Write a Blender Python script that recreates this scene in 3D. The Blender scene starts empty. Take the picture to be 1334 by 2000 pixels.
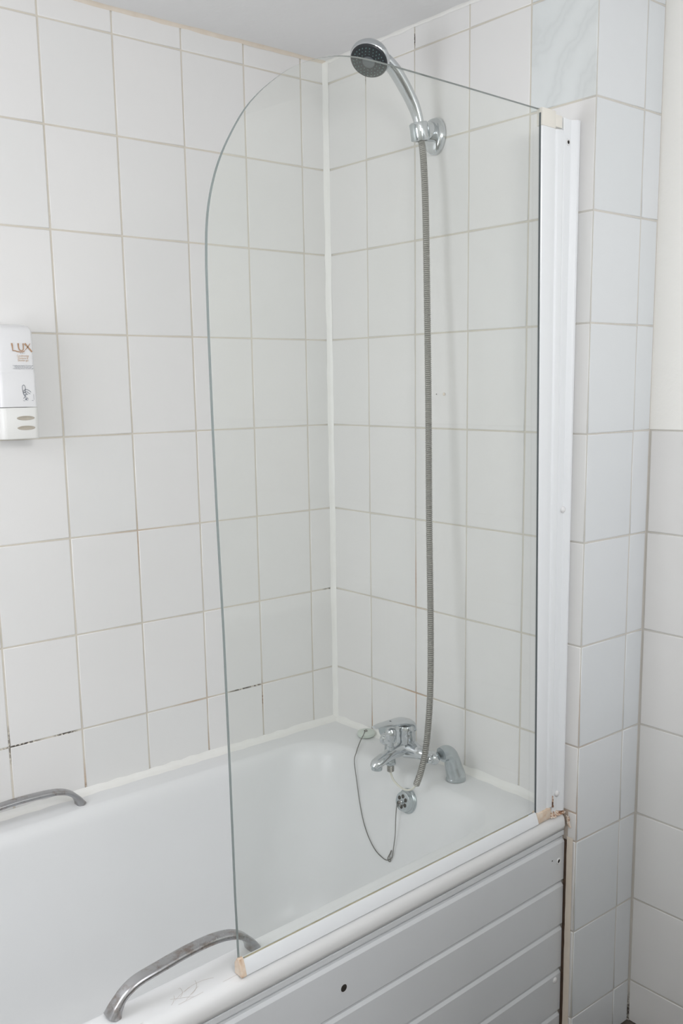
import bpy, bmesh, math, random
from mathutils import Vector, Matrix
random.seed(7)
D = bpy.data
COL = bpy.context.scene.collection
SC = bpy.context.scene
PI = math.pi

# ------------------------------------------------------------------ camera, world, lights, exposure
FPX = 1878.747                                   # focal length in pixels of the 1334 x 2000 frame
cam = D.cameras.new('camera'); cam_ob = D.objects.new('camera', cam); COL.objects.link(cam_ob)
cam.sensor_fit = 'VERTICAL'; cam.sensor_width = 24.0; cam.sensor_height = 36.0
cam.lens = FPX * 36.0 / 2000.0
cam.shift_x = -33.21 / 2000.0; cam.shift_y = 70.70 / 2000.0
cam.clip_start = 0.01
cam_ob.location = (-1.4389, -1.8016, 1.3276)
cam_ob.rotation_euler = (1.4009, 0.0123, -0.7025)
SC.camera = cam_ob

SC.view_settings.view_transform = 'Standard'
SC.view_settings.look = 'None'
SC.view_settings.gamma = 1.0
SC.view_settings.use_curve_mapping = False
SC.view_settings.exposure = -0.13

wd = D.worlds.new('world'); SC.world = wd; wd.use_nodes = True
bg = wd.node_tree.nodes['Background']
bg.inputs[0].default_value = (0.80, 0.90, 1.0, 1); bg.inputs[1].default_value = 1.0

def area(name, loc, target, sx, sy, watts, colour):
    l = D.lights.new(name, 'AREA'); l.shape = 'RECTANGLE'; l.size = sx; l.size_y = sy
    l.energy = watts; l.color = colour
    o = D.objects.new(name, l); COL.objects.link(o); o.location = loc
    o.rotation_euler = (Vector(target) - Vector(loc)).to_track_quat('-Z', 'Y').to_euler()
    return o
# daylight through the window behind the camera, an added fill at the bath head, and the ceiling lamp
area('window_daylight', (-0.55, -2.86, 1.55), (-0.20, -0.70, 1.40), 0.9, 0.85, 6.6, (1.0, 0.985, 1.02))
area('head_fill_light', (-1.72, -0.50, 1.40), (0.0, -0.50, 1.20), 0.5, 0.7, 6.1, (0.97, 0.98, 1.03))
pl = D.lights.new('ceiling_lamp_light', 'POINT'); pl.shadow_soft_size = 0.11; pl.energy = 18.4; pl.color = (1.0, 0.99, 0.985)
plo = D.objects.new('ceiling_lamp_light', pl); COL.objects.link(plo); plo.location = (-1.0, -1.90, 1.80)
SC.cycles.max_bounces = 12; SC.cycles.diffuse_bounces = 6; SC.cycles.glossy_bounces = 5
SC.cycles.transparent_max_bounces = 16
SC.cycles.use_denoising = True
SC.cycles.sample_clamp_indirect = 4.0

# ------------------------------------------------------------------ materials
def srgb(r, g, b):
    f = lambda c: (c/255/12.92) if c/255 <= .04045 else ((c/255+.055)/1.055)**2.4
    return (f(r), f(g), f(b), 1)

class NT:
    def __init__(s, name):
        s.m = D.materials.new(name); s.m.use_nodes = True
        s.t = s.m.node_tree; s.t.nodes.clear()
        s.out = s.n('ShaderNodeOutputMaterial')
    def n(s, kind, **kw):
        nd = s.t.nodes.new(kind)
        for k, v in kw.items(): setattr(nd, k, v)
        return nd
    def l(s, a, b): s.t.links.new(a, b)
    def pos(s): return s.n('ShaderNodeNewGeometry').outputs['Position']
    def noise(s, scale, detail=3, vec=None, rough=.55):
        nd = s.n('ShaderNodeTexNoise'); nd.inputs['Scale'].default_value = scale
        nd.inputs['Detail'].default_value = detail; nd.inputs['Roughness'].default_value = rough
        s.l(vec if vec is not None else s.pos(), nd.inputs['Vector']); return nd.outputs['Fac']
    def ramp(s, fac, stops):
        r = s.n('ShaderNodeValToRGB'); e = r.color_ramp.elements
        while len(e) < len(stops): e.new(0.5)
        for i, (p, c) in enumerate(stops): e[i].position = p; e[i].color = c
        s.l(fac, r.inputs[0]); return r.outputs[0]
    def math(s, op, a, b=None, c=None, clamp=False):
        nd = s.n('ShaderNodeMath', operation=op); nd.use_clamp = clamp
        for i, v in enumerate((a, b, c)):
            if v is None: continue
            if isinstance(v, (int, float)): nd.inputs[i].default_value = v
            else: s.l(v, nd.inputs[i])
        return nd.outputs[0]
    def mix(s, fac, a, b):
        nd = s.n('ShaderNodeMix', data_type='RGBA')
        for i, v in ((0, fac), (6, a), (7, b)):
            if isinstance(v, (int, float)): nd.inputs[i].default_value = v
            elif isinstance(v, tuple): nd.inputs[i].default_value = v
            else: s.l(v, nd.inputs[i])
        return nd.outputs[2]
    def principled(s, base, rough=.4, metal=0, bump=None, bump_d=.001, spec=.5, coat=0):
        p = s.n('ShaderNodeBsdfPrincipled')
        for k, v in (('Base Color', base), ('Roughness', rough), ('Metallic', metal), ('Specular IOR Level', spec), ('Coat Weight', coat)):
            if isinstance(v, (int, float, tuple)): p.inputs[k].default_value = v
            else: s.l(v, p.inputs[k])
        if bump is not None:
            b = s.n('ShaderNodeBump'); b.inputs['Strength'].default_value = 1.0; b.inputs['Distance'].default_value = bump_d
            s.l(bump, b.inputs['Height']); s.l(b.outputs[0], p.inputs['Normal'])
        s.l(p.outputs[0], s.out.inputs[0]); return p
    def spots(s, pts, grow=1.0):
        """mask that is 1 near any of the points (x, y, z, radius)"""
        tot = None
        for x, y, z, r in pts:
            d = s.n('ShaderNodeVectorMath', operation='DISTANCE'); s.l(s.pos(), d.inputs[0]); d.inputs[1].default_value = (x, y, z)
            v = s.math('SUBTRACT', 1.0, s.math('DIVIDE', d.outputs['Value'], r), clamp=True)
            tot = v if tot is None else s.math('MAXIMUM', tot, v)
        return tot

def mat_tile(name, c1, c2, rough=.2):
    n = NT(name)
    oi = n.n('ShaderNodeObjectInfo').outputs['Random']
    base = n.mix(oi, c1, c2)
    f = n.noise(9, 3)
    base = n.mix(n.math('MULTIPLY', f, .25), base, (c2[0]*.97, c2[1]*.96, c2[2]*.94, 1))
    n.principled(base, rough, bump=n.noise(14, 2), bump_d=.0012, spec=.4)
    return n.m
M_TILE = mat_tile('white_ceramic_tile', srgb(229, 229, 228), srgb(233, 232, 231))
M_TILE_DAYLIT = mat_tile('daylight_tinted_ceramic_tile', srgb(217, 221, 224), srgb(222, 225, 228))  # white tile with the bluish daylight of the return wall put into its colour
def mat_marble():
    n = NT('grey_veined_tile')
    w = n.n('ShaderNodeTexWave', wave_type='BANDS', bands_direction='DIAGONAL'); w.inputs['Scale'].default_value = 5.5
    w.inputs['Distortion'].default_value = 9; w.inputs['Detail'].default_value = 4; w.inputs['Detail Scale'].default_value = 1.6
    n.l(n.pos(), w.inputs['Vector'])
    c = n.ramp(w.outputs['Fac'], [(0, srgb(223, 227, 227)), (.5, srgb(220, 224, 224)), (.85, srgb(215, 219, 219)), (1, srgb(219, 223, 223))])
    n.principled(c, .2, bump=n.noise(14, 2), bump_d=.001, spec=.4)
    return n.m
M_MARBLE = mat_marble()
def mat_grout(name, c1, c2, stains, rust, rk=.55):
    n = NT(name)
    base = n.mix(n.noise(7, 4), c1, c2)
    fine = n.noise(160, 3, rough=.7)
    if stains:
        m = n.math('MULTIPLY', n.spots(stains), n.math('GREATER_THAN', fine, .46))
        base = n.mix(n.math('MULTIPLY', m, 1.5, clamp=True), base, srgb(96, 90, 84))
    if rust:
        m2 = n.math('MULTIPLY', n.spots(rust), n.math('ADD', .45, fine))
        base = n.mix(n.math('MULTIPLY', m2, rk, clamp=True), base, srgb(184, 148, 118))
    n.principled(base, .85, bump=n.noise(220, 3), bump_d=.0008, spec=.2)
    return n.m
G1, G2 = srgb(222, 217, 207), srgb(206, 199, 186)
M_GROUT_L = mat_grout('cream_grout_left', G1, G2,
    [(-.275, 0, .637, .045), (-.235, 0, .637, .02), (-.01, 0, .8355, .028), (-.215, 0, .60, .02), (-.79, 0, .64, .05), (-.70, 0, .64, .03), (-.66, 0, .505, .02)],
    [(-.2192, 0, .60, .05), (-.3687, 0, .53, .05), (-.40, 0, .64, .06), (-.52, 0, 1.0, .09), (-.66, 0, .53, .05)])
M_GROUT_E = mat_grout('cream_grout_back', srgb(216, 212, 202), srgb(205, 199, 186),
    [(0, -.1371, 1.985, .03), (0, -.2892, 2.01, .02)],
    [(0, -.1371, .53, .05), (0, -.2892, .62, .08), (0, -.2892, .9, .1), (0, -.738, .56, .12), (0, -.738, .78, .1), (0, -.72, .45, .12), (0, -.738, 1.0, .08)], 1.0)
M_GROUT_R = mat_grout('pale_grout_right', srgb(212, 210, 205), srgb(200, 196, 188), [(.19, -.745, -.02, .06)], [(0, -.738, .5, .1), (0, -.738, .7, .1)])
def mat_plain(name, c, rough=.5, noise=None, spec=.5, bump=0, bscale=40):
    n = NT(name); b = c
    if noise: b = n.mix(n.noise(noise[1], 4), c, noise[0])
    n.principled(b, rough, spec=spec, bump=(n.noise(bscale, 3) if bump else None), bump_d=bump or .001)
    return n.m
M_CEIL = mat_plain('ceiling_paint', srgb(233, 233, 233), .8, bump=.0015, bscale=25)
M_PAINT = mat_plain('warm_white_wall_paint', srgb(246, 245, 241), .6, bump=.001, bscale=60)
M_SHELL = mat_plain('white_wall_paint', srgb(225, 225, 222), .6, bump=.001, bscale=60)
M_SEAL = mat_plain('white_silicone', srgb(244, 244, 242), .35, (srgb(236, 235, 230), 30))
M_CAULK = mat_plain('cream_caulk', srgb(228, 220, 208), .7, (srgb(216, 203, 187), 40))
M_BATH = mat_plain('white_bath_acrylic', srgb(231, 232, 233), .3, (srgb(227, 228, 228), 4))
M_UPVC = mat_plain('white_plastic_profile', srgb(234, 237, 240), .28)
M_PANEL = mat_plain('white_plastic_panel', srgb(217, 220, 223), .35, (srgb(211, 214, 217), 9))
M_CREAMPL = mat_plain('cream_plastic', srgb(231, 228, 220), .4)
M_DISP = mat_plain('dispenser_white_plastic', srgb(230, 230, 231), .25)
M_DISP2 = mat_plain('dispenser_base_plastic', srgb(232, 232, 229), .35)
M_OVAL = mat_plain('grey_beige_button', srgb(168, 160, 146), .4, (srgb(185, 178, 165), 120))
M_DARK = mat_plain('dark_recess', srgb(40, 34, 30), .8)
M_BLACK = mat_plain('dark_shower_face', srgb(38, 42, 46), .35)
M_NOZ = mat_plain('nozzle_rubber', srgb(96, 124, 122), .5)
M_GAP = mat_plain('brown_gap_shadow_board', srgb(96, 76, 60), .9, (srgb(60, 46, 38), 60))
M_TXT_G = mat_plain('gold_brown_print', srgb(178, 142, 112), .5)
M_TXT_O = mat_plain('tan_print', srgb(196, 164, 130), .5)
M_TXT_B = mat_plain('grey_print', srgb(120, 124, 134), .5)
M_INNER = mat_plain('cream_inner_hose', srgb(222, 220, 208), .35)
M_PLUG = mat_plain('pale_green_plug', srgb(205, 214, 205), .3)
M_HAIR = mat_plain('brown_hair', srgb(184, 172, 160), .5)
M_FLOOR = mat_plain('floor_vinyl', srgb(104, 98, 92), .5, (srgb(84, 76, 70), 12))
def mat_chrome(name, c, rough, scale_c=None):
    n = NT(name)
    r = n.math('ADD', rough, n.math('MULTIPLY', n.noise(30, 4), .12))
    base = c
    if scale_c: base = n.mix(n.ramp(n.noise(45, 5, rough=.7), [(.5, (0, 0, 0, 1)), (.66, (1, 1, 1, 1))]), c, scale_c)
    n.principled(base, r, 1.0)
    return n.m
M_CHROME = mat_chrome('chrome', srgb(206, 210, 213), .04)
M_CHROME_D = mat_chrome('limescaled_chrome', srgb(190, 197, 200), .18, srgb(175, 184, 186))
M_HANDLE = mat_chrome('worn_handle_chrome', srgb(178, 178, 180), .22, srgb(150, 140, 134))
M_HOSE = mat_chrome('hose_metal', srgb(158, 156, 151), .26)
M_CHAIN = mat_chrome('chain_metal', srgb(140, 138, 134), .25)
def mat_rusty():
    n = NT('rust_stained_silicone')
    f = n.noise(110, 4, rough=.7)
    c = n.ramp(f, [(.40, srgb(234, 228, 220)), (.52, srgb(220, 198, 178)), (.60, srgb(160, 116, 88)), (.70, srgb(92, 66, 52))])
    n.principled(c, .7, bump=f, bump_d=.003); return n.m
M_RUST = mat_rusty()
def mat_capstain():
    n = NT('stained_end_cap')
    c = n.ramp(n.noise(60, 3), [(.35, srgb(232, 219, 204)), (.6, srgb(222, 200, 178)), (.75, srgb(196, 160, 128))])
    n.principled(c, .5); return n.m
M_CAP = mat_capstain()
def mat_glass():
    n = NT('shower_glass')
    tr = n.n('ShaderNodeBsdfTransparent'); tr.inputs[0].default_value = (.975, .982, .976, 1)
    gl = n.n('ShaderNodeBsdfGlossy'); gl.inputs['Roughness'].default_value = .02; gl.inputs[0].default_value = (.9, .95, .95, 1)
    lw = n.n('ShaderNodeLayerWeight'); lw.inputs[0].default_value = .5
    fres = n.math('ADD', .035, n.math('MULTIPLY', n.math('POWER', lw.outputs['Facing'], 5.0), .9))
    mx = n.n('ShaderNodeMixShader'); n.l(fres, mx.inputs[0]); n.l(tr.outputs[0], mx.inputs[1]); n.l(gl.outputs[0], mx.inputs[2])
    # thin limescale film
    df = n.n('ShaderNodeBsdfDiffuse'); df.inputs[0].default_value = srgb(206, 206, 192)
    film = n.ramp(n.noise(5, 5), [(.3, (.012, .012, .012, 1)), (.8, (.05, .05, .05, 1))])
    m2 = n.n('ShaderNodeMixShader'); n.l(film, m2.inputs[0]); n.l(mx.outputs[0], m2.inputs[1]); n.l(df.outputs[0], m2.inputs[2])
    n.l(m2.outputs[0], n.out.inputs[0]); return n.m
M_GLASS = mat_glass()
def mat_glassedge():
    n = NT('glass_edge_green'); n.principled(srgb(122, 132, 130), .12, spec=.6); return n.m
M_GEDGE = mat_glassedge()
M_GASKET = mat_plain('dark_glass_gasket', srgb(92, 98, 100), .5)

# ------------------------------------------------------------------ mesh helpers
class MB:
    def __init__(s): s.bm = bmesh.new(); s.mi = 0
    def face(s, vs):
        try:
            f = s.bm.faces.new(vs); f.material_index = s.mi; return f
        except ValueError: return None
    def v(s, p): return s.bm.verts.new(p)
    def box(s, x0, x1, y0, y1, z0, z1, fn=None):
        fn = fn or (lambda p: p)
        P = [s.v(fn((x, y, z))) for x in (x0, x1) for y in (y0, y1) for z in (z0, z1)]
        for q in ((0, 1, 3, 2), (4, 6, 7, 5), (0, 4, 5, 1), (2, 3, 7, 6), (0, 2, 6, 4), (1, 5, 7, 3)):
            s.face([P[i] for i in q])
        return s
    def loft(s, rings, close=True, cap=True):
        R = [[s.v(p) for p in r] for r in rings]; n = len(R[0])
        for a, b in zip(R, R[1:]):
            for i in range(n if close else n-1):
                j = (i+1) % n; s.face((a[i], a[j], b[j], b[i]))
        if cap: s.face(list(reversed(R[0]))); s.face(R[-1])
        return R
    def lathe(s, prof, org=(0, 0, 0), axis=(0, 0, 1), n=24, cap=True):
        q = Vector((0, 0, 1)).rotation_difference(Vector(axis).normalized()); o = Vector(org)
        s.loft([[o + q @ Vector((max(r, 1e-5)*math.cos(2*PI*i/n), max(r, 1e-5)*math.sin(2*PI*i/n), h)) for i in range(n)] for r, h in prof], cap=cap)
        return s
    def sweep(s, pts, rad, n=12, up=(0, 0, 1), power=2.0, cap=True):
        """tube along pts; rad(i) gives (side, up) half sizes; power > 2 squares the section"""
        P = [Vector(p) for p in pts]; rings = []
        N = Vector(up)
        for i, p in enumerate(P):
            t = (P[min(i+1, len(P)-1)] - P[max(i-1, 0)]).normalized()
            N = (N - t*N.dot(t)).normalized(); B = t.cross(N)
            a, b = rad(i) if callable(rad) else rad
            ring = []
            for k in range(n):
                c, sn = math.cos(2*PI*k/n), math.sin(2*PI*k/n)
                cx = math.copysign(abs(c)**(2/power), c); sx = math.copysign(abs(sn)**(2/power), sn)
                ring.append(p + B*a*cx + N*b*sx)
            rings.append(ring)
        s.loft(rings, cap=cap); return s
    def sphere(s, c, r, u=10, v=6):
        s.lathe([(r*math.sin(PI*i/v), -r*math.cos(PI*i/v)) for i in range(v+1)], c, n=u, cap=False); return s
    def bevel(s, w, seg=2, ang=35):
        bmesh.ops.recalc_face_normals(s.bm, faces=s.bm.faces)
        es = [e for e in s.bm.edges if len(e.link_faces) == 2 and e.calc_face_angle(0) > math.radians(ang)]
        bmesh.ops.bevel(s.bm, geom=es, offset=w, segments=seg, profile=.5, affect='EDGES', clamp_overlap=True)
        return s
    def mesh(s, name, mats, smooth=True, off=None, ang=40):
        bmesh.ops.remove_doubles(s.bm, verts=s.bm.verts, dist=1e-6)
        bmesh.ops.recalc_face_normals(s.bm, faces=s.bm.faces)
        if off is not None: bmesh.ops.translate(s.bm, verts=s.bm.verts, vec=-Vector(off))
        me = D.meshes.new(name)
        for e in s.bm.edges:
            if len(e.link_faces) == 2 and e.calc_face_angle(0) > math.radians(ang): e.smooth = False
        for f in s.bm.faces: f.smooth = smooth
        s.bm.to_mesh(me); s.bm.free()
        for m in (mats if isinstance(mats, (list, tuple)) else [mats]): me.materials.append(m)
        return me

def wloc(o):
    v = Vector((0, 0, 0))
    while o: v += o.location; o = o.parent
    return v
def build(mb, name, mats, parent=None, loc=None, smooth=True, label=None, ang=40):
    off = wloc(parent) if parent else Vector(loc or (0, 0, 0))
    o = D.objects.new(name, mb.mesh(name, mats, smooth, off, ang)); COL.objects.link(o)
    if parent: o.parent = parent
    else: o.location = off
    if label: o['label'] = label
    return o
def thing(name, loc, label, cat, group=None):
    o = D.objects.new(name, None); COL.objects.link(o); o.location = loc; o.empty_display_size = .05
    o['label'] = label; o['category'] = cat
    if group: o['group'] = group
    return o
def struct(mb, name, mats, label, cat, smooth=False):
    o = build(mb, name, mats, smooth=smooth); o['kind'] = 'structure'; o['label'] = label; o['category'] = cat
    return o
def crom(pts, n=8):
    P = [Vector(p) for p in pts]; P = [P[0]*2-P[1]] + P + [P[-1]*2-P[-2]]; out = []
    for i in range(1, len(P)-2):
        for k in range(n):
            t = k/n; a, b, c, d = P[i-1:i+3]
            out.append(.5*((2*b) + (c-a)*t + (2*a-5*b+4*c-d)*t*t + (3*b-a-3*c+d)*t**3))
    out.append(P[-2]); return out

# ------------------------------------------------------------------ the setting
ROWS = [2.036, 1.9892, 1.8052, 1.6185, 1.4276, 1.2316, 1.0328, .8355, .6376, .4451, .2547, .0664, -.03]
CEIL = 2.036; FLOOR = -.03
XL, YB = -1.76, -2.92
mb = MB(); mb.box(XL, .35, .0011, .06, FLOOR, CEIL + .05)
wall_left = struct(mb, 'wall_left', M_GROUT_L, 'long tiled wall beside the bath', 'wall')
mb = MB(); mb.box(.0011, .06, 0.0, -.706, FLOOR, CEIL + .05)
wall_back = struct(mb, 'wall_back', M_GROUT_E, 'tiled wall at the tap end of the bath', 'wall')
mb = MB(); mb.box(.0011, .30, -.706, -.7369, FLOOR, CEIL + .05)
wall_side = struct(mb, 'wall_side', M_GROUT_R, 'narrow tiled return wall right of the shower screen', 'wall')
mb = MB(); mb.box(.1987, .26, -.7369, YB, FLOOR, 1.2331)
wall_right = struct(mb, 'wall_right', M_GROUT_R, 'right wall, tiled below and painted above', 'wall')
mb = MB(); mb.box(.1980, .26, -.7370, YB, 1.2333, CEIL + .05); build(mb, 'painted_upper_wall', M_PAINT, wall_right, smooth=False, label='warm white painted plaster above the tiles')
mb = MB(); mb.box(XL-.06, .35, YB-.06, .06, CEIL, CEIL+.06)
struct(mb, 'ceiling', M_CEIL, 'plain pale grey painted ceiling', 'ceiling')
mb = MB(); mb.box(XL-.06, .35, YB-.06, .06, FLOOR-.06, FLOOR)
struct(mb, 'floor', M_FLOOR, 'grey-brown floor', 'floor')
mb = MB()
for a in ((YB, -.76, FLOOR, CEIL), (-.24, .06, FLOOR, CEIL), (-.76, -.24, FLOOR, 1.04), (-.76, -.24, 1.76, CEIL)):
    mb.box(XL-.06, XL, a[0], a[1], a[2], a[3])
struct(mb, 'wall_head', M_SHELL, 'plain white wall at the head of the bath', 'wall')
mb = MB()
for a in ((-.76, -.72, 1.04, 1.76), (-.28, -.24, 1.04, 1.76), (-.72, -.28, 1.04, 1.08), (-.72, -.28, 1.72, 1.76)):
    mb.box(XL-.05, XL-.01, a[0], a[1], a[2], a[3])
struct(mb, 'added_head_window', M_UPVC, 'unseen white window frame added around the fill light at the bath head', 'window')  # made-up opening and frame for the bath-head fill
# wall behind the camera with its window opening
mb = MB()
for a in ((XL, -1.05, FLOOR, CEIL), (-.05, .26, FLOOR, CEIL), (-1.05, -.05, FLOOR, 1.05), (-1.05, -.05, 1.98, CEIL)):
    mb.box(a[0], a[1], YB-.06, YB, a[2], a[3])
struct(mb, 'wall_rear', M_SHELL, 'plain white wall behind the camera with a window opening', 'wall')
mb = MB(); mb.box(-.50, .1976, -1.45, -1.35, FLOOR, .82); mb.bevel(.004, 2)
struct(mb, 'added_shade_block', M_SHELL, 'unseen half-height block right of the camera, added to shade the lower right', 'wall')  # added out of view to keep window light off the lower right
mb = MB()
for a in ((-1.05, -1.0, 1.05, 1.98), (-.10, -.05, 1.05, 1.98), (-1.0, -.10, 1.05, 1.10), (-1.0, -.10, 1.93, 1.98)):
    mb.box(a[0], a[1], YB-.05, YB-.01, a[2], a[3])
struct(mb, 'window_1', M_UPVC, 'white window frame in the wall behind the camera', 'window')

TILES = {}
def tile_mesh(axis, w, h, mat, t=.006, bev=.0016):
    """tile whose front faces -axis; origin at the middle of the front"""
    key = (axis, round(w, 4), round(h, 4), mat.name)
    if key in TILES: return TILES[key]
    bm = bmesh.new()
    def ring(ix, d): return [(-w/2+ix, -h/2+ix, d), (w/2-ix, -h/2+ix, d), (w/2-ix, h/2-ix, d), (-w/2+ix, h/2-ix, d)]
    rs = [ring(0, t), ring(0, bev*.7), ring(bev*.3, bev*.25), ring(bev*.9, 0)]
    cv = (lambda a, b, d: (a, d, b)) if axis == 'y' else (lambda a, b, d: (d, -a, b))
    V = [[bm.verts.new(cv(*p)) for p in r] for r in rs]
    for a, b in zip(V, V[1:]):
        for i in range(4): bm.faces.new((a[i], a[(i+1) % 4], b[(i+1) % 4], b[i])).smooth = True
    bm.faces.new(V[-1]).smooth = False
    bmesh.ops.recalc_face_normals(bm, faces=bm.faces)
    for f in bm.faces:                      # outward: the front must look along -axis
        if len(set(f.verts) & set(V[-1])) == 4:
            nrm = f.normal[1] if axis == 'y' else f.normal[0]
            if nrm > 0: bmesh.ops.reverse_faces(bm, faces=bm.faces)
            break
    me = D.meshes.new('tile'); bm.to_mesh(me); bm.free(); me.materials.append(mat); TILES[key] = me; return me
GR = .0032
def lay(wall, axis, at, cols, rows, mat=M_TILE, special=None):
    for i in range(len(cols)-1):
        for j in range(len(rows)-1):
            a0, a1 = cols[i], cols[i+1]; z1, z0 = rows[j], rows[j+1]
            m = mat; lab = None
            if special and (i, j) in special: m, lab = special[(i, j)]
            w, h = abs(a1-a0)-GR, z1-z0-GR
            o = D.objects.new('tile', tile_mesh(axis, round(w, 3), round(h, 3), m)); COL.objects.link(o)
            o.parent = wall
            jit = random.uniform(-.0004, .0004)
            p = (a0+a1)/2
            o.location = (p, at+jit, (z0+z1)/2) if axis == 'y' else (at+jit, p, (z0+z1)/2)
            tz = random.uniform(-.003, .003)
            o.rotation_euler = (random.uniform(-.003, .003), 0, tz) if axis == 'y' else (0, random.uniform(-.003, .003), tz)
            if lab: o['label'] = lab
lc = [-.0015, -.0699, -.2192, -.3687, -.5177, -.6642, -.8137]
while lc[-1] > -1.70: lc.append(lc[-1]-.1495)
lay(wall_left, 'y', 0, lc, ROWS[:9] + [.503])
ec = [-.0015, -.1371, -.2892, -.441, -.5921, -.7372]
lay(wall_back, 'x', 0, ec, ROWS[:9] + [.503], special={(4, 1): (M_MARBLE, 'grey-veined marble-effect tile'), (4, 0): (M_MARBLE, 'grey-veined marble-effect tile')})
lay(wall_back, 'x', 0, [-.7150, -.7372], [.503, .4451, .2547, .0664, -.03])
lay(wall_side, 'y', -.738, [.0008, .1428, .1970], ROWS, M_TILE_DAYLIT)
rc = [-.7395, -.8885]
while rc[-1] > -2.0: rc.append(rc[-1]-.15)
lay(wall_right, 'x', .1976, rc, ROWS[5:])

def bead(p0, p1, d1, d2, n, jit=.12):
    """three-sided silicone bead along p0-p1 that fills the angle between directions d1 and d2"""
    mb = MB(); p0, p1, d1, d2 = map(Vector, (p0, p1, d1, d2)); rings = []
    for i in range(n+1):
        c = p0.lerp(p1, i/n); a = 1+random.uniform(-jit, jit); b = 1+random.uniform(-jit, jit)
        m = (d1*a+d2*b)*.36
        rings.append([c, c+d1*a, c+m*1.0+(d1*a-d2*b)*.12, c+m*1.0-(d1*a-d2*b)*.12, c+d2*b])
    mb.loft(rings); return mb
struct(bead((-.0002, -.0002, .50), (-.0002, -.0002, CEIL), (-.010, 0, 0), (0, -.010, 0), 40), 'trim_1', M_SEAL, 'white silicone bead down the inner corner of the tiled walls', 'sealant', True)
struct(bead((XL, -.0003, .5), (-.002, -.0003, .5), (0, 0, .0125), (0, -.014, 0), 80, .18), 'trim_2', M_SEAL, 'white silicone bead between the bath and the long wall', 'sealant', True)
struct(bead((-.0003, -.002, .5), (-.0003, -.705, .5), (-.013, 0, 0), (0, 0, .0125), 40, .18), 'trim_3', M_SEAL, 'white silicone bead between the bath and the tap wall', 'sealant', True)
struct(bead((XL, -.0003, CEIL), (0, -.0003, CEIL), (0, 0, -.006), (0, -.006, 0), 60, .3), 'trim_4', M_CAULK, 'cream caulk line along the top of the long wall', 'sealant', True)
struct(bead((-.0003, 0, CEIL), (-.0003, -.735, CEIL), (-.005, 0, 0), (0, 0, -.005), 40, .3), 'trim_5', M_SEAL, 'cream caulk line along the top of the tap wall', 'sealant', True)
for nm, c, r in (('drill_hole', (-.0012, -.3765, 1.303), .0035), ('wall_speck', (-.0012, -.3545, 1.303), .0012)):
    mb = MB(); mb.lathe([(r, 0), (r*.7, .0006)], c, (-1, 0, 0), 10); build(mb, nm, M_DARK if nm == 'wall_speck' else M_CAULK, wall_back)

# ------------------------------------------------------------------ bathtub
SK = .044                                             # the bath front runs slightly askew to the wall
yl = lambda x, y0: y0 + SK*x
RIM = .50
bath = thing('bathtub', (-.85, -.38, FLOOR), 'long white built-in bathtub with a rounded front lip under the glass screen', 'bathtub')
def rrect(x0, x1, y0, y1, r, z, n=12):
    """rounded rectangle, skewed at its front (y0) side; x0 < x1, y0 < y1"""
    out = []
    for cx, cy, a in ((x1-r, y1-r, 0), (x0+r, y1-r, 90), (x0+r, y0+r, 180), (x1-r, y0+r, 270)):
        for k in range(n):
            t = math.radians(a + 90*k/(n-1)); px, py = cx+r*math.cos(t), cy+r*math.sin(t)
            f = min(1, max(0, (y1-py)/(y1-y0)))
            out.append((px, py + SK*px*f, z))
    return out
mb = MB()
L = [(-1.745, -.003, -.705, -.003, .004, .463), (-1.748, -.003, -.7125, -.003, .004, .466), (-1.75, -.003, -.7150, -.003, .005, .474),
     (-1.75, -.003, -.7150, -.003, .006, .482), (-1.749, -.003, -.7135, -.003, .006, .489), (-1.747, -.003, -.7095, -.003, .007, .4945), (-1.743, -.003, -.7035, -.004, .008, .4985),
     (-1.737, -.003, -.696, -.004, .010, RIM), (-1.70, -.02, -.68, -.02, .03, RIM),
     (-1.63, -.093, -.648, -.062, .10, RIM), (-1.625, -.099, -.642, -.066, .10, .4985), (-1.618, -.105, -.636, -.071, .10, .494),
     (-1.610, -.111, -.630, -.077, .105, .485), (-1.60, -.117, -.625, -.081, .11, .470), (-1.58, -.126, -.618, -.087, .12, .43), (-1.55, -.140, -.607, -.096, .13, .37),
     (-1.50, -.160, -.592, -.110, .14, .29), (-1.44, -.182, -.575, -.127, .145, .21), (-1.40, -.200, -.560, -.142, .14, .165), (-1.365, -.222, -.543, -.160, .13, .135),
     (-1.33, -.25, -.52, -.183, .12, .118), (-1.25, -.32, -.47, -.235, .10, .110), (-1.0, -.6, -.38, -.33, .02, .108)]
mb.loft([rrect(*a) for a in L], cap=False)
mb.bm.verts.ensure_lookup_table()
bmesh.ops.contextual_create(mb.bm, geom=[e for e in mb.bm.edges if len(e.link_faces) == 1 and e.verts[0].co.z < .12])
tub = build(mb, 'tub_shell', M_BATH, bath, ang=60)

def grab(x0, x1, y, sk, label):
    f = lambda x: y + sk*(x-x1)
    P = [(x1+.004, f(x1), RIM), (x1-.002, f(x1), RIM+.012), (x1-.014, f(x1), RIM+.026), (x1-.034, f(x1), RIM+.036), (x1-.065, f(x1), RIM+.041),
         ((x0+x1)/2, f((x0+x1)/2), RIM+.043), (x0+.065, f(x0), RIM+.041), (x0+.034, f(x0), RIM+.036), (x0+.014, f(x0), RIM+.026), (x0+.002, f(x0), RIM+.012), (x0-.004, f(x0), RIM)]
    pts = crom(P, 6); n = len(pts)
    mb = MB()
    def rad(i):
        e = min(i, n-1-i)/(n-1); k = max(0, 1-e/.16)
        return (.0108+.0030*k, .0052+.0045*k)
    mb.sweep(pts, rad, 16, up=(1, 0, 0), power=3.2)
    return build(mb, 'grab_handle', M_HANDLE, bath, ang=50, label=label)
grab(-.945, -.722, -.690, SK, 'worn chrome grab handle on the front rim')
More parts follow.
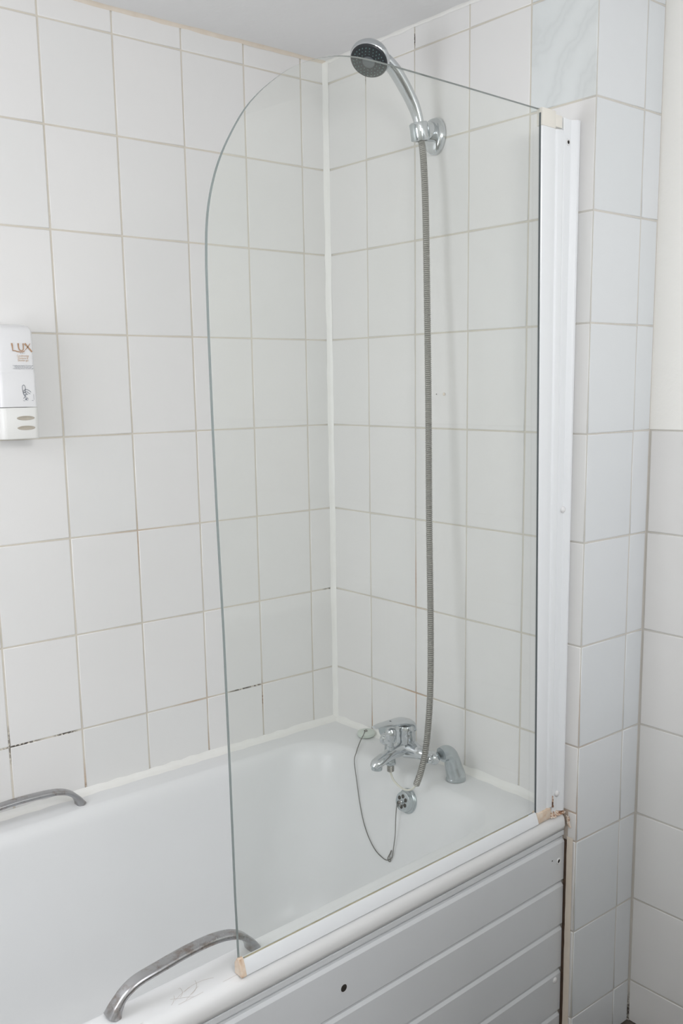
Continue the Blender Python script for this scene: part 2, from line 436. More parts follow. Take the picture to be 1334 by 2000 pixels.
grab(-.935, -.700, -.042, 0, 'chrome grab handle on the rear rim by the wall')

# overflow on the tap-end slope of the tub (part of the bath)
OV = Vector((-.1215, -.392, .450)); OA = Vector((-1, 0, .22)).normalized()
mb = MB(); mb.lathe([(.0265, -.002), (.0268, .002), (.0255, .0045), (.0225, .0060), (.0215, .0130), (.0205, .0165), (.0180, .0176), (.0001, .0176)], OV, OA, 32)
ovr = build(mb, 'overflow_cover', M_CHROME_D, bath)
mb = MB(); qa = Vector((0, 0, 1)).rotation_difference(OA)
for k in range(6):
    a = 2*PI*k/6; mb.lathe([(.0044, .0160), (.0042, .0181)], OV + qa @ Vector((.0112*math.cos(a), .0112*math.sin(a), 0)), OA, 14)
build(mb, 'overflow_hole', M_DARK, ovr)
mb = MB(); mb.lathe([(.0028, .017), (.0030, .021), (.0018, .0225)], OV, OA, 12); build(mb, 'centre_screw', M_CHROME, ovr)

# ------------------------------------------------------------------ bath panel of horizontal boards
PY = -.7118
panel = thing('bath_surround', (-.85, -.74, FLOOR), 'white plastic bath front panel of wide horizontal boards below the bath lip', 'panel')
def sk(y0): return lambda p: (p[0], p[1] + SK*p[0], p[2])
mb = MB()
mb.box(-1.74, -.0025, PY+.012, PY+.03, FLOOR+.004, .4615, sk(0)); build(mb, 'backing_board', M_GAP, panel, smooth=False)
mb = MB(); mb.loft([[(x, yl(x, PY+d), z) for d, z in ((.010, .4622), (.0025, .4622), (.0012, .4615), (.0012, .4530), (.0022, .4510), (.010, .4508))] for x in (-1.74, -.003)])
build(mb, 'top_rail', M_PANEL, panel, smooth=False)
def slat(z1, z0, xr, nm='board'):
    prof = [(.012, z1), (.0062, z1), (.0058, z1-.0024), (.0042, z1-.0030), (.0042, z1-.0066), (.0008, z1-.0104), (0, z1-.0118), (0, z0+.0018), (.0006, z0+.0008), (.0022, z0+.0002), (.012, z0+.0002)]
    mb = MB(); mb.loft([[(x, yl(x, PY+d), z) for d, z in prof] for x in (-1.74, -1.2, -.6, xr)])
    return build(mb, nm, M_PANEL, panel, ang=18)
zz = [.4505, .3580, .2640, .1700, .0760, -.0180]
for k in range(5): slat(zz[k], zz[k+1], -.0026-.0006*k)
def screw_cap(x, z, parent, open_=False, y0=PY):
    c = (x, yl(x, y0)+.0005, z); ax = (SK, -1, 0)
    mb = MB()
    if open_:
        mb.lathe([(.0062, 0), (.0066, .0012), (.0058, .0022), (.0042, .0022), (.0038, .0008)], c, ax, 18, cap=False)
        o = build(mb, 'screw_cup', M_DISP, parent)
        mb = MB(); mb.lathe([(.0041, .0004), (.0040, .0010)], c, ax, 14); build(mb, 'screw_hole', M_DARK, o)
    else:
        mb.lathe([(.0062, 0), (.0064, .0012), (.0052, .0030), (.0030, .0040), (.0001, .0043)], c, ax, 18)
        build(mb, 'screw_cap', M_DISP, parent)
screw_cap(-.0205, .4035, panel, True)
screw_cap(-.0235, .1490, panel)
mb = MB(); mb.lathe([(.0062, .0002), (.0048, .0010)], (-.5830, yl(-.5830, PY), .3965), (SK, -1, 0), 14); build(mb, 'screw_hole', M_DARK, panel, label='bare screw hole without its cap')
mb = MB(); mb.lathe([(.0016, .0002), (.0010, .0006)], (-.041, yl(-.041, PY), .411), (SK, -1, 0), 8); build(mb, 'pin_hole', M_DARK, panel)

# ------------------------------------------------------------------ shower screen
GY = -.7012                                           # glass front face at x = 0
screen = thing('shower_screen', (-.40, -.715, RIM), 'clear glass shower screen with a rounded corner on the bath rim', 'shower screen')
gz0, gz1 = .517, 1.7725
arc = [(-.7872, 1.4726), (-.7851, 1.5154), (-.7807, 1.5461), (-.7733, 1.574), (-.763, 1.6005), (-.748, 1.6285), (-.7231, 1.665), (-.6982, 1.6912),
       (-.6686, 1.7150), (-.6386, 1.7345), (-.6033, 1.7505), (-.5669, 1.7620), (-.530, 1.7685), (-.495, 1.7710), (-.455, 1.7718)]
arc = [(p.x, p.z) for p in crom([(x, 0, z) for x, z in arc], 4)]
outl = [(-.074, gz0), (-.7765, gz0), (-.7785, .62), (-.7795, .80), (-.7815, 1.0), (-.785, 1.15), (-.7868, 1.28), (-.7876, 1.40)] + arc + [(-.30, gz1), (-.076, gz1)]
outl = [(x + .007*max(0, (-.4-x)/.39) if x < -.4 else x, z) for x, z in outl]
bm = bmesh.new(); fr = []; bk = []
for x, z in outl: fr.append(bm.verts.new((x, yl(x, GY), z))); bk.append(bm.verts.new((x, yl(x, GY)+.006, z)))
f1 = bm.faces.new(fr); f2 = bm.faces.new(list(reversed(bk)))
for i in range(len(fr)):
    j = (i+1) % len(fr); f = bm.faces.new((fr[j], fr[i], bk[i], bk[j])); f.material_index = 1
mbg = MB(); mbg.bm.free(); mbg.bm = bm
build(mbg, 'glass_pane', [M_GLASS, M_GEDGE], screen, smooth=False)
def vprof(x0b, x0t, prof, z0, z1):
    """upright extrusion; prof = (fraction of width from left, y offset)"""
    mb = MB(); rings = []
    for z, x0, x1 in ((z0, x0b[0], x0b[1]), (z1, x0t[0], x0t[1])):
        rings.append([(x0+(x1-x0)*u, yl(x0+(x1-x0)*u, GY+dy), z) for u, dy in prof])
    mb.loft(rings); return mb
# hinge profile clamped on the glass edge
pr = [(0, .0004), (0, -.0035), (.03, -.0050), (.10, -.0056), (.55, -.0056), (.61, -.0044), (.66, -.0044), (.72, -.0068), (.90, -.0078), (1, -.0066), (1, .0004)]
build(vprof((-.0855, -.0402), (-.1103, -.0505), pr, .5225, 1.7460), 'hinge_profile', M_UPVC, screen, ang=25)
mb = vprof((-.0868, -.0855), (-.1116, -.1103), [(0, .0004), (0, -.0028), (1, -.0028), (1, .0004)], .5225, 1.766); build(mb, 'gasket', M_GASKET, screen, smooth=False)
# wall channel
pr = [(0, .014), (0, -.0050), (.03, -.0062), (.08, -.0062), (.12, -.0040), (.47, -.0040), (.52, -.0056), (.60, -.0098), (.68, -.0118), (.78, -.0118), (.88, -.0090), (1, -.004), (1, .014)]
wch = build(vprof((-.0398, -.0008), (-.0500, -.0008), pr, .5065, 1.7675), 'wall_channel', M_UPVC, screen, ang=25)
for x, z, op in ((-.0345, 1.7303, True), (-.0262, 1.0950, False), (-.0238, .5425, False)):
    c = (x, yl(x, GY)-.0042, z); ax = (SK, -1, 0); mb = MB()
    if op:
        mb.lathe([(.0056, 0), (.0050, .0008), (.0034, .0008)], c, ax, 16, cap=False); o = build(mb, 'screw_recess', M_DISP, wch)
        mb = MB(); mb.lathe([(.0030, .0001), (.0028, .0006)], c, ax, 12); build(mb, 'screw_hole', M_DARK, o)
    else:
        mb.lathe([(.0060, 0), (.0062, .0012), (.0050, .0032), (.0028, .0042), (.0001, .0045)], c, ax, 18); build(mb, 'screw_cap', M_DISP, wch)
# top and bottom corner blocks
mb = MB(); mb.box(-.1106, -.0730, GY-.0062, GY+.0062, 1.7460, 1.7742, sk(0)); mb.bevel(.0012, 2); build(mb, 'top_corner_cap', M_CREAMPL, screen, ang=30, label='cream top cap of the hinge profile')
mb = MB(); mb.box(-.0722, -.0512, GY-.0036, GY+.0080, 1.7500, 1.7700, sk(0)); mb.bevel(.0012, 2); build(mb, 'top_corner_cap', M_CREAMPL, screen, ang=30, label='cream top cap of the hinge profile')
mb = MB(); mb.box(-.0852, -.0470, GY-.0094, GY+.008, .5005, .5222, sk(0)); mb.bevel(.002, 2); build(mb, 'bottom_corner_block', M_CAP, screen, ang=30, label='rust-stained cream block under the hinge profile')
# wedge-shaped seal along the bath rim
mb = MB()
ss = [(.0075, .5003), (-.0085, .5003), (-.0098, .5018), (-.0088, .5060), (-.0064, .5125), (-.0036, .5190), (-.0016, .5225), (.0000, .5225), (.0000, .5165), (.0060, .5165), (.0060, .5205), (.0075, .5205)]
mb.loft([[(x, yl(x, GY+d), z) for d, z in ss] for x in (-.7650, -.55, -.3, -.0857)])
build(mb, 'bottom_seal', M_UPVC, screen, ang=30, label='white wedge seal strip along the bath rim')
mb = MB(); mb.loft([[(x, yl(x, GY)+d*1.05, .5002+(z-.5)*1.08) for d, z in ((.0085, .5003), (-.0098, .5003), (-.0104, .502), (-.0066, .515), (-.0022, .5245), (.0022, .5245), (.0085, .5160))] for x in (-.7735, -.7651)])
mb.bevel(.0008, 1); build(mb, 'seal_end_cap', M_CAP, screen, ang=30, label='yellowed end cap of the seal strip')
mb = MB(); rg = []
for k in range(40):
    x = -.762+.0168*k; h = .0012+random.uniform(0, .0016)*(1-k/60)
    rg.append([(x, yl(x, GY)+.0002, .5222), (x, yl(x, GY)-.0007, .5222), (x, yl(x, GY)-.0004, .5222+h), (x, yl(x, GY)+.0002, .5224+h)])
mb.loft(rg); build(mb, 'limescale_line', mat_plain('yellowed_limescale', srgb(190, 184, 160), .8, (srgb(158, 150, 124), 25)), screen, label='yellowed limescale line along the foot of the glass')
# silicone lumps with rust at the foot of the channel
mb = MB(); n_ = 26; rg = []
for k in range(n_):
    t = k/(n_-1); x = -.0470+.0450*t; y = yl(x, GY)-.0040; h = .0085+random.uniform(-.0035, .0035)-.004*t; w_ = .0085+random.uniform(-.003, .003)
    rg.append([(x, y, .5003), (x, y, .5003+h), (x, y-w_*.35, .5003+h*.75), (x, y-w_*.8, .5003+h*.3), (x, y-w_, .5003)])
mb.loft(rg); build(mb, 'rusty_silicone', M_RUST, screen, label='rust-stained silicone at the foot of the channel', ang=70)
mb = MB(); rg = []
for k in range(14):
    z = .5210+.022*k/13; w_ = .0011+random.uniform(0, .0014)*(1-k/14); x = -.0405
    rg.append([(x-w_, yl(x, GY)-.0040, z), (x-w_*.3, yl(x, GY)-.0085-w_, z), (x+w_, yl(x, GY)-.0072-w_, z), (x+w_*1.4, yl(x, GY)-.0040, z)])
mb.loft(rg); build(mb, 'rust_streak', M_RUST, screen, ang=70, label='rusty streak between the two profiles')
mb = MB(); rg = []
for k in range(10):
    t = k/9; h = random.uniform(.006, .010); w_ = random.uniform(.0016, .0030)
    z = .4930-.022*t; y = -.7165-.006*t+random.uniform(-.001, .001)
    rg.append([(-.0009, y-h*.5, z), (-.0009-w_, y-h*.3, z), (-.0009-w_*1.2, y+h*.2, z), (-.0009, y+h*.5, z)])
mb.loft(rg); build(mb, 'sealant_blob', M_RUST, wall_back, label='rust-stained silicone between the bath lip and the tiles', ang=70)
mb = MB(); mb.loft([[(-.0012, -.7100, z), (-.0022, -.7110, z), (-.0024, -.7165+random.uniform(-.0008, .0006), z), (-.0012, -.7172, z)] for z in [FLOOR+.002+k*.0205 for k in range(24)]])
build(mb, 'dirty_joint', M_GAP, wall_back, label='dark brown open joint beside the panel end')
mb = MB(); mb.loft([[(-.0012, -.7165+random.uniform(-.0006, .0006), z), (-.0032, -.7185, z), (-.0032, -.7275+random.uniform(-.001, .001), z), (-.0012, -.7310, z)] for z in [FLOOR+.002+k*.0208 for k in range(24)]])
struct(mb, 'trim_6', M_CAULK, 'cream sealant strip between the bath panel and the return wall', 'sealant', True)

# ------------------------------------------------------------------ bath shower mixer tap
tap = thing('mixer_tap', (-.085, -.365, RIM), 'chrome lever bath mixer tap standing on the tap-end rim', 'tap')
LY = (-.459, -.272); BX, BZ = -.098, .5555; CY = -.362
for y, dy in ((LY[0], 1), (LY[1], -1)):
    mb = MB()
    P = [(-.050, y-.004*dy, RIM+.0012), (-.050, y-.004*dy, RIM+.010), (-.054, y-.001*dy, RIM+.030), (-.058, y, RIM+.046), (-.064, y+.001*dy, RIM+.058), (-.074, y+.002*dy, RIM+.064), (-.086, y+.003*dy, RIM+.0625)]
    rr = [.0225, .0215, .0188, .0170, .0165, .0165, .0160]
    pts = crom(P, 5); mb.sweep(pts, lambda i: (lambda r: (r*.92, r))(rr[min(i//5, 6)] + (rr[min(i//5+1, 6)]-rr[min(i//5, 6)])*((i % 5)/5)), 20, up=(-1, 0, 0))
    build(mb, 'pillar_leg', M_CHROME_D, tap, label='limescaled chrome pillar leg')
# barrel
mb = MB(); y0, y1 = LY[0]+.006, LY[1]-.006
mb.lathe([(.0001, 0), (.0085, .0008), (.0125, .005), (.0138, .010), (.0138, .020), (.0112, .0225), (.0112, .036), (.0130, .0385), (.0150, .060), (.0190, .075), (.0222, .090), (.0190, .105), (.0150, .118), (.0130, .138), (.0112, .142), (.0112, .155), (.0138, .158), (.0138, .166), (.0001, .172)], (BX, y0-.004, BZ), (0, 1, 0), 28)
body = build(mb, 'barrel', M_CHROME, tap)
mb = MB(); mb.sphere((BX-.0135, y0+.008, BZ+.001), .0098, 16, 10); build(mb, 'union_ball', M_CHROME, tap)
# column under the lever
mb = MB(); mb.lathe([(.0200, -.006), (.0212, .010), (.0212, .030), (.0202, .034), (.0206, .036), (.0206, .042), (.018, .048), (.0001, .051)], (BX, CY, BZ+.004), (-.05, 0, 1), 28)
build(mb, 'cartridge_column', M_CHROME, tap)
# spout
mb = MB()
P = [(BX+.006, CY, BZ+.002), (BX-.020, CY, BZ+.001), (BX-.045, CY, BZ-.003), (BX-.070, CY, BZ-.009), (BX-.086, CY, BZ-.015), (BX-.0945, CY, BZ-.021)]
rr = [(.0190, .0170), (.0175, .0150), (.0155, .0125), (.0148, .0115), (.0138, .0108), (.0090, .0070)]
pts = crom(P, 5); mb.sweep(pts, lambda i: tuple(rr[min(i//5, 5)][k]+(rr[min(i//5+1, 5)][k]-rr[min(i//5, 5)][k])*((i % 5)/5) for k in (0, 1)), 20)
sp = build(mb, 'spout', M_CHROME, tap, ang=60)
mb = MB(); mb.lathe([(.0112, .004), (.0116, -.002), (.0116, -.010), (.0100, -.0115), (.0092, -.0105), (.0001, -.0100)], (BX-.084, CY, BZ-.017), (.12, 0, 1), 22); build(mb, 'aerator', M_CHROME_D, sp)
# diverter knob and hose outlet
mb = MB(); mb.lathe([(.0082, -.006), (.0082, .008), (.0066, .0085), (.0066, .0180), (.0092, .0185), (.0098, .022), (.0115, .025), (.0122, .032), (.0116, .041), (.0085, .0465), (.0001, .0482)], (BX-.046, CY, BZ+.006), (.05, 0, 1), 22); build(mb, 'diverter_knob', M_CHROME, tap)
mb = MB(); mb.lathe([(.0100, .010), (.0108, -.004), (.0116, -.006), (.0116, -.0125), (.0104, -.014)], (BX-.046, CY, BZ-.012), n=22); ho = build(mb, 'hose_outlet', M_CHROME_D, tap)
mb = MB(); mb.lathe([(.0072, -.012)] + [(.0072+.0007*(k % 2), -.014-.0016*k) for k in range(10)] + [(.006, -.030)], (BX-.046, CY, BZ-.012), n=18); build(mb, 'threaded_stub', M_HOSE, ho)
# lever
mb = MB()
P = [(BX+.010, CY, BZ+.040), (BX+.006, CY, BZ+.054), (BX-.010, CY, BZ+.0605), (BX-.032, CY, BZ+.0635), (BX-.058, CY, BZ+.0655), (BX-.078, CY, BZ+.0665), (BX-.092, CY, BZ+.0670)]
rr = [(.0205, .0085), (.0205, .0085), (.0195, .0075), (.0165, .0058), (.0130, .0045), (.0105, .0036), (.0060, .0022)]
pts = crom(P, 5); mb.sweep(pts, lambda i: tuple(rr[min(i//5, 6)][k]+(rr[min(i//5+1, 6)][k]-rr[min(i//5, 6)][k])*((i % 5)/5) for k in (0, 1)), 20, up=(1, 0, 0), power=2.4)
lv = build(mb, 'lever', M_CHROME, tap, ang=60)
mb = MB(); mb.lathe([(.0030, 0), (.0026, .0006)], (BX-.046, CY, BZ+.0692), (0, 0, 1), 12); build(mb, 'indicator_dot', M_DARK, lv)

# ------------------------------------------------------------------ shower bracket, hand shower and hose
SY = -.353
brk = thing('shower_bracket', (0, SY, 1.81), 'oval chrome shower bracket screwed to the tap wall', 'shower bracket')
def oval(w, h, d0, d1, cz, tilt=0, n=32, e=2.3):
    rings = []
    for s, d in ((.96, d0), (1, d0-.002), (1, (d0+d1)/2), (.93, d1-.0), (.80, d1-.0025), (.4, d1-.004), (.001, d1-.0045)):
        ring = []
        for k in range(n):
            a = 2*PI*k/n; c, sn = math.cos(a), math.sin(a)
            zz_ = cz+h*s*math.copysign(abs(sn)**(2/e), sn); wz = 1-.16*((zz_-cz)/h < 0)*abs((zz_-cz)/h)
            ring.append((d, SY+w*s*wz*math.copysign(abs(c)**(2/e), c), zz_))
        rings.append(ring)
    return rings
mb = MB(); mb.loft(oval(.0280, .0350, -.0004, -.0125, 1.811)); build(mb, 'wall_plate', M_CHROME, brk, ang=60)
HC = Vector((-.055, -.362, 1.8110)); HA = Vector((-.22, -.02, 1)).normalized()      # holder centre and bore axis
mb = MB(); pts = crom([(-.008, SY, 1.818), (-.022, SY-.003, 1.817), (-.034, SY-.006, 1.814), (-.0405, SY-.0075, 1.8125)], 4)
mb.sweep(pts, lambda i: (.0125+.004*(1-i/12), .0165+.003*(1-i/12)), 20); build(mb, 'bracket_arm', M_CHROME, brk)
mb = MB(); mb.lathe([(.0120, -.0170), (.0152, -.0170), (.0160, -.0150), (.0168, .0150), (.0160, .0172), (.0128, .0172)], HC, HA, 28, cap=False); mb.loft
build(mb, 'cone_holder', M_CHROME, brk)
mb = MB(); qh = Vector((0, 0, 1)).rotation_difference(HA); mb.box(-.0215, -.0150, -.0060, .0060, -.0165, .0150, lambda p: tuple(HC + qh @ Vector(p))); mb.bevel(.0015, 2); build(mb, 'clip_edge', M_CHROME_D, brk, ang=30)

hs = thing('hand_shower', tuple(HC), 'chrome handheld shower with a round dark spray face resting in the bracket', 'shower head')
HP = [HC+HA*-.016, HC+HA*.018, Vector((-.0715, -.361, 1.858)), Vector((-.0930, -.360, 1.886)), Vector((-.1180, -.360, 1.911)), Vector((-.1380, -.360, 1.924)), Vector((-.158, -.360, 1.932))]
rr = [.0090, .0108, .0130, .0138, .0140, .0138, .012]
pts = crom(HP, 6); mb = MB()
mb.sweep(pts, lambda i: (lambda r: (r*1.0, r*.85))(rr[min(i//6, 6)]+(rr[min(i//6+1, 6)]-rr[min(i//6, 6)])*((i % 6)/6)), 20, up=(1, 0, 0))
hnd = build(mb, 'shower_handle', M_CHROME, hs, ang=60)
mb = MB(); gp = [p+Vector((-.0068, -.0092, .0036)) for p in pts[10:-6]]
HD = Vector((-.1815, -.360, 1.9205)); HN = Vector((-.55, -.25, -.80)).normalized()    # head centre and spray direction
mb = MB(); mb.lathe([(.0345, .0050), (.0368, .0030), (.0378, -.001), (.0370, -.0060), (.0330, -.0130), (.0240, -.0190), (.0120, -.0225), (.0001, -.0235)], HD, HN, 40)
build(mb, 'head_shell', M_CHROME, hs)
mb = MB(); mb.lathe([(.0350, .0035), (.0350, .0062), (.0335, .0078), (.0200, .0090), (.0001, .0094)], HD, HN, 40); fc = build(mb, 'spray_face', M_BLACK, hs, label='dark round spray face')
mb = MB(); qf = Vector((0, 0, 1)).rotation_difference(HN)
for R_, n_ in ((.0285, 26), (.0225, 20), (.0165, 14)):
    for k in range(n_):
        a = 2*PI*k/n_; mb.lathe([(.0011, .006), (.0009, .0102)], HD + qf @ Vector((R_*math.cos(a), R_*math.sin(a), 0)), HN, 6)
build(mb, 'nozzles', M_NOZ, fc, smooth=False)['kind'] = 'stuff'
mb = MB(); mb.lathe([(.0120, .0085), (.0115, .0101), (.0001, .0104)], HD, HN, 24); build(mb, 'centre_disc', mat_plain('grey_spray_centre', srgb(92, 98, 102), .4), fc)

hose = thing('shower_hose', (-.12, -.43, .52), 'silver spiral shower hose hanging from the hand shower, pulled off the tap', 'hose')
HPTS = [HC+HA*-.0165, (-.0500, -.3630, 1.786), (-.0545, -.3715, 1.757), (-.0590, -.3813, 1.68), (-.0640, -.3900, 1.55), (-.0740, -.4050, 1.30), (-.0840, -.4177, 1.05), (-.0950, -.4330, .85), (-.1060, -.4436, .71), (-.1200, -.4505, .6225), (-.1335, -.4540, .5690), (-.1400, -.4485, .5340), (-.1420, -.4390, .5075)]
hp = crom(HPTS, 60); mb = MB()
# resample by length, then a ribbed tube
acc = [0]
for a, b in zip(hp, hp[1:]): acc.append(acc[-1]+(b-a).length)
step = .0010; samp = []; i = 0; s_ = 0
while s_ < acc[-1]:
    while acc[i+1] < s_: i += 1
    t = (s_-acc[i])/max(1e-9, acc[i+1]-acc[i]); samp.append(hp[i].lerp(hp[i+1], t)); s_ += step
RB = [.0054, .0068, .0071, .0068]
mb.sweep(samp, lambda i: (RB[i % 4],)*2, 12, up=(1, 0, 0)); build(mb, 'spiral_casing', M_HOSE, hose, ang=80)
mb = MB(); e = Vector(HPTS[-1])
pts = crom([e+Vector((.001, -.002, .006)), e, (-.1420, -.4240, .4925), (-.1420, -.4040, .4855), (-.1420, -.3850, .4880), (-.1438, -.3720, .4960), (-.1440, -.3640, .5070), (-.1440, -.3622, .5112)], 6)
mb.sweep(pts, (.0022, .0022), 10, up=(1, 0, 0)); build(mb, 'inner_tube', M_INNER, hose, label='cream inner tube showing at the broken end')

# ------------------------------------------------------------------ bath plug on its chain
plug = thing('bath_plug', (-.030, -.140, RIM), 'pale translucent bath plug on a thin metal chain by the corner', 'bath plug')
pc = Vector((-.0260, -.1450, .5045))
mb = MB(); mb.lathe([(.0180, -.0015), (.0205, .0005), (.0212, .0050), (.0205, .0072), (.0170, .0085), (.0060, .0088), (.0001, .0088)], pc, (-.06, -.04, 1), 28); build(mb, 'plug_disc', M_PLUG, plug)
mb = MB(); mb.lathe([(.0035, .008), (.0030, .0115), (.0018, .013)], pc, n=12); build(mb, 'plug_ring', M_CHAIN, plug)
CHAIN = [(-.0285, -.1420, .5150), (-.0345, -.149, .5125), (-.0722, -.1766, .5070), (-.1090, -.2069, .5000), (-.1205, -.214, .484), (-.1280, -.2312, .439), (-.1363, -.2502, .3992), (-.1440, -.2711, .3664), (-.1504, -.2954, .341), (-.1549, -.3226, .3227), (-.1567, -.3463, .3157), (-.1571, -.3600, .3150), (-.1562, -.3690, .3190),
         (-.1538, -.3760, .327), (-.1516, -.3777, .345), (-.1475, -.3790, .375), (-.1455, -.3785, .405), (-.1440, -.3790, .430), (-.1420, -.3800, .4490)]
CLASP = (-.1560, -.3690, .3200)
mb = MB(); cp = crom(CHAIN, 24); acc = [0]
for a, b in zip(cp, cp[1:]): acc.append(acc[-1]+(b-a).length)
s_ = 0; i = 0
while s_ < acc[-1]:
    while acc[i+1] < s_: i += 1
    t = (s_-acc[i])/max(1e-9, acc[i+1]-acc[i]); mb.sphere(cp[i].lerp(cp[i+1], t), .00125, 5, 4); s_ += .0021
build(mb, 'ball_chain', M_CHAIN, plug)
cl = Vector(CLASP); mb = MB(); mb.sweep([cl+Vector((0, .0046*math.cos(a*PI/8), .0058*math.sin(a*PI/8))) for a in range(17)], (.0010, .0010), 6, up=(1, 0, 0))
mb.sweep([cl+Vector((0, .003, .004)), cl+Vector((.002, -.001, .012)), cl+Vector((.004, -.003, .020))], (.0016, .0012), 6, up=(1, 0, 0))
build(mb, 'clasp', M_CHAIN, plug)
mb = MB(); mb.sphere(OV + OA*.0260 + Vector((0, -.001, 0)), .0030, 8, 6); mb.sweep([OV+OA*.0245+Vector((0, .003*math.cos(a*PI/6), -.006+.0042*math.sin(a*PI/6))) for a in range(13)], (.0009, .0009), 6, up=(1, 0, 0))
build(mb, 'chain_anchor', M_CHAIN, plug)

# ------------------------------------------------------------------ soap dispenser on the long wall
dsp = thing('soap_dispenser', (-.767, 0, 1.235), 'white wall-mounted soap dispenser bottle with gold lettering on the tiles', 'soap dispenser')
DX0, DX1 = -.8035, -.7330
def plan(x0, x1, y0, y1, r, z, n=7):
    out = []
    for cx, cy, a in ((x1-.001, y1-.001, 0), (x0+.001, y1-.001, 90), (x0+r, y0+r, 180), (x1-r, y0+r, 270)):
        rr_ = .001 if a < 180 else r
        for k in range(n):
            t = math.radians(a+90*k/(n-1)); out.append((cx+rr_*math.cos(t), cy+rr_*math.sin(t), z))
    return out
mb = MB(); rg = []
for z, ix, dy in ((1.2925, .0012, 0), (1.30, .0010, 0), (1.353, .0012, 0), (1.3545, .0016, .0006), (1.356, .0018, .0006), (1.40, .0018, .0008), (1.424, .0020, .0014), (1.4300, .0024, .0030), (1.4345, .0034, .0075), (1.4375, .0046, .0140), (1.4395, .0064, .0240), (1.4408, .0095, .0340)):
    rg.append(plan(DX0+ix, DX1-ix, -.0575+dy, -.0012, .006, z))
mb.loft(rg); bot = build(mb, 'bottle', M_DISP, dsp, ang=70)
mb = MB(); mb.loft([plan(DX0+i, DX1-i, -.0590+i, -.0012, .010, z) for z, i in ((1.2345, .0016), (1.2352, .0004), (1.2365, 0), (1.2900, 0), (1.2912, .0006), (1.2915, .0016))]); colr = build(mb, 'wall_bracket', M_DISP2, dsp, ang=50)
for z in (1.2724, 1.2546):
    mb = MB(); mb.loft([[(-.7596+.0166*s*math.cos(2*PI*k/28), -.0590-d, z+.0039*s*math.sin(2*PI*k/28)) for k in range(28)] for s, d in ((1, -.001), (1, .0003), (.92, .0009), (.7, .0005), (.01, .0001))])
    build(mb, 'press_button', M_OVAL, colr)
FRONT = -.0580
def stroke(mb, pts, w, y, n=6):
    pts = crom([(p[0], 0, p[1]) for p in pts], n) if len(pts) > 2 else [Vector((p[0], 0, p[1])) for p in pts]
    m = len(pts); Lf, Rt = [], []
    for i, p in enumerate(pts):
        t = (pts[min(i+1, m-1)]-pts[max(i-1, 0)]).normalized(); nn = Vector((-t.z, 0, t.x))
        u = i/(m-1)*(len(w)-1); k = min(int(u), len(w)-2); ww = w[k]+(w[k+1]-w[k])*(u-k)
        Lf.append(mb.v((p.x+nn.x*ww/2, y, p.z+nn.z*ww/2))); Rt.append(mb.v((p.x-nn.x*ww/2, y, p.z-nn.z*ww/2)))
    for i in range(m-1): mb.face((Lf[i], Lf[i+1], Rt[i+1], Rt[i]))
def glyphs(ox, oz, sx, sz, strokes, y):
    mb = MB()
    for pts, w in strokes: stroke(mb, [(ox+a*sx, oz+b*sz) for a, b in pts], [x*sz for x in w], y)
    return mb
LUXS = [([(.03, 1.02), (.055, .45), (.06, .03)], [.22, .16, .09]), ([(.05, .06), (.17, .045), (.30, -.055), (.47, -.11), (.62, -.04), (.66, .12)], [.10, .14, .14, .11, .13, .06]),
        ([(.36, 1.02), (.365, .5), (.41, .17), (.52, .05), (.60, .22), (.615, .6), (.615, 1.02)], [.21, .17, .15, .11, .13, .14, .18]),
        ([(.70, 1.02), (.86, .5), (1.05, -.08)], [.22, .17, .21]), ([(.97, 1.02), (.86, .62), (.70, .14)], [.08, .11, .07])]
o = build(glyphs(-.7762, 1.3920, .0355, .0136, LUXS, FRONT+.0001), 'brand_lettering', M_TXT_G, bot, smooth=False)
def text(body, cx, z, size, mat, parent, name, width=None):
    cu = D.curves.new(name, 'FONT'); cu.body = body; cu.size = size; cu.align_x = 'CENTER'; cu.extrude = 0; cu.resolution_u = 2
    ob = D.objects.new(name+'_curve', cu); COL.objects.link(ob)
    dg = bpy.context.evaluated_depsgraph_get(); dg.update()
    me = D.meshes.new_from_object(ob.evaluated_get(dg)); D.objects.remove(ob); D.curves.remove(cu)
    xs = [v.co.x for v in me.vertices]; wd_ = max(xs)-min(xs); k = (width/wd_) if width else 1
    for v in me.vertices: v.co = Vector((cx+v.co.x*k, FRONT, z+v.co.y)) - wloc(parent)
    me.materials.clear(); me.materials.append(mat)
    o = D.objects.new(name, me); COL.objects.link(o); o.parent = parent; return o
text('2 in 1', -.7566, 1.3876, .0030, M_TXT_B, bot, 'print_line', .0085)
for k, s in enumerate(('Conditioning', 'Shampoo &', 'Shower gel')): text(s, -.7566, 1.3822-.0041*k, .0050, M_TXT_O, bot, 'print_line', (.0215, .0190, .0190)[k])
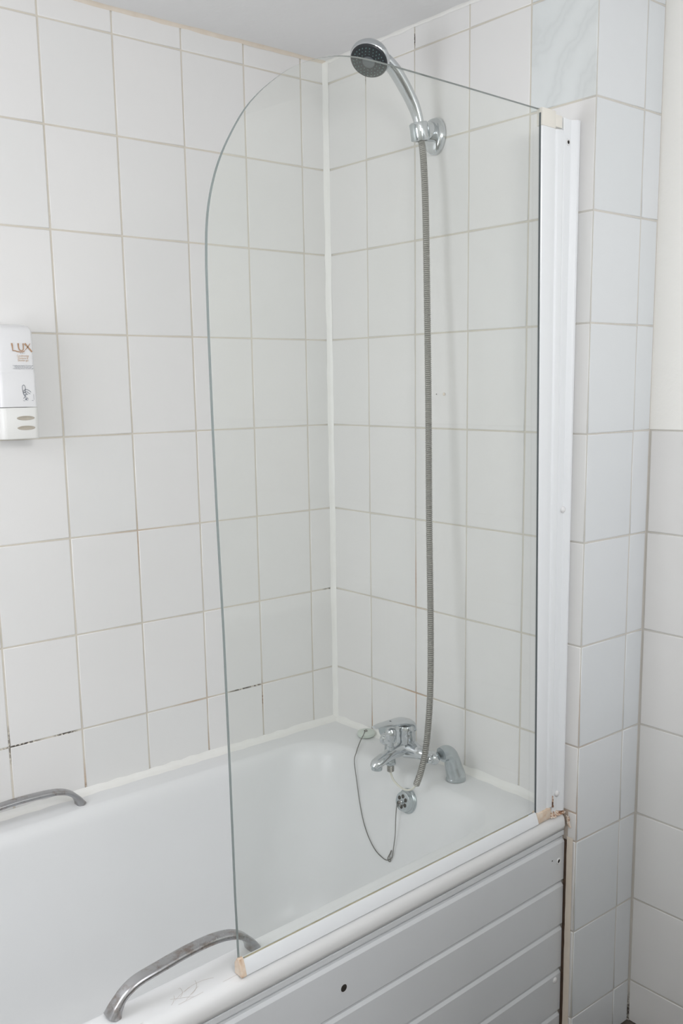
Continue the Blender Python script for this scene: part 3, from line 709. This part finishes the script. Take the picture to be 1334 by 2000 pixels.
for k, s in enumerate(('Conditioning shampoo & shower gel', 'Shampoo & shower gel', 'Conditioning shampoo & shower gel')): text(s, -.7575, 1.3655-.0026*k, .0030, M_TXT_B, bot, 'print_line', (.037, .031, .037)[k])
HAND = [([(.10, .98), (.0, .9), (.02, .62), (.15, .5), (.30, .55), (.33, .85), (.22, .99), (.10, .98)], [.035, .035]),
        ([(.12, .62), (.45, .70), (.78, .62), (1.0, .52)], [.05, .03]), ([(.20, .52), (.5, .55), (.70, .46), (.9, .40)], [.04, .025]), ([(.05, .6), (.10, .4), (.25, .33), (.45, .42)], [.05, .05]),
        ([(.30, .50), (.45, .42), (.62, .36)], [.04, .03]), ([(.25, .32), (.28, .22)], [.06, .05]), ([(.05, .10), (.15, .18), (.32, .20), (.5, .16), (.62, .06)], [.03, .03]),
        ([(.28, .02), (.36, .06), (.42, .12)], [.09, .12]), ([(0, -.02), (.2, -.05)], [.02, .02]), ([(.45, -.03), (.6, .0)], [.02, .02])]
build(glyphs(-.7615, 1.3045, .0155, .0275, HAND, FRONT), 'pressing_hand_icon', M_TXT_B, bot, smooth=False)
mb = MB(); stroke(mb, [(-.7455, 1.3036), (-.7425, 1.3036)], [.0006, .0006], FRONT, 2); stroke(mb, [(-.7415, 1.315), (-.7413, 1.305)], [.0004, .0004], FRONT, 2); build(mb, 'small_mark', M_TXT_B, bot, smooth=False)

# ------------------------------------------------------------------ loose hairs on the front rim
mb = MB()
for k in range(10):
    x = random.uniform(-.97, -.79); y = yl(x, -.7035)+random.uniform(-.004, .030)*.9; a = random.uniform(-.5, .7); l_ = random.uniform(.02, .055)
    pts = []; b = random.uniform(-1.6, 1.6)
    for j in range(9):
        t = j/8; pts.append((x, y, RIM+.0004)); x += math.cos(a)*l_/8; y += math.sin(a)*l_/8; a += b/8
    pts = [(p[0], max(min(p[1], yl(p[0], -.668)), yl(p[0], -.698)), p[2]) for p in pts]
    mb.sweep(crom(pts, 2), (.00016, .00013), 4)
hr = build(mb, 'loose_hairs', M_HAIR, loc=(-.87, -.73, RIM)); hr['label'] = 'a few fine brown hairs lying on the front bath rim'; hr['category'] = 'hair'; hr['kind'] = 'stuff'
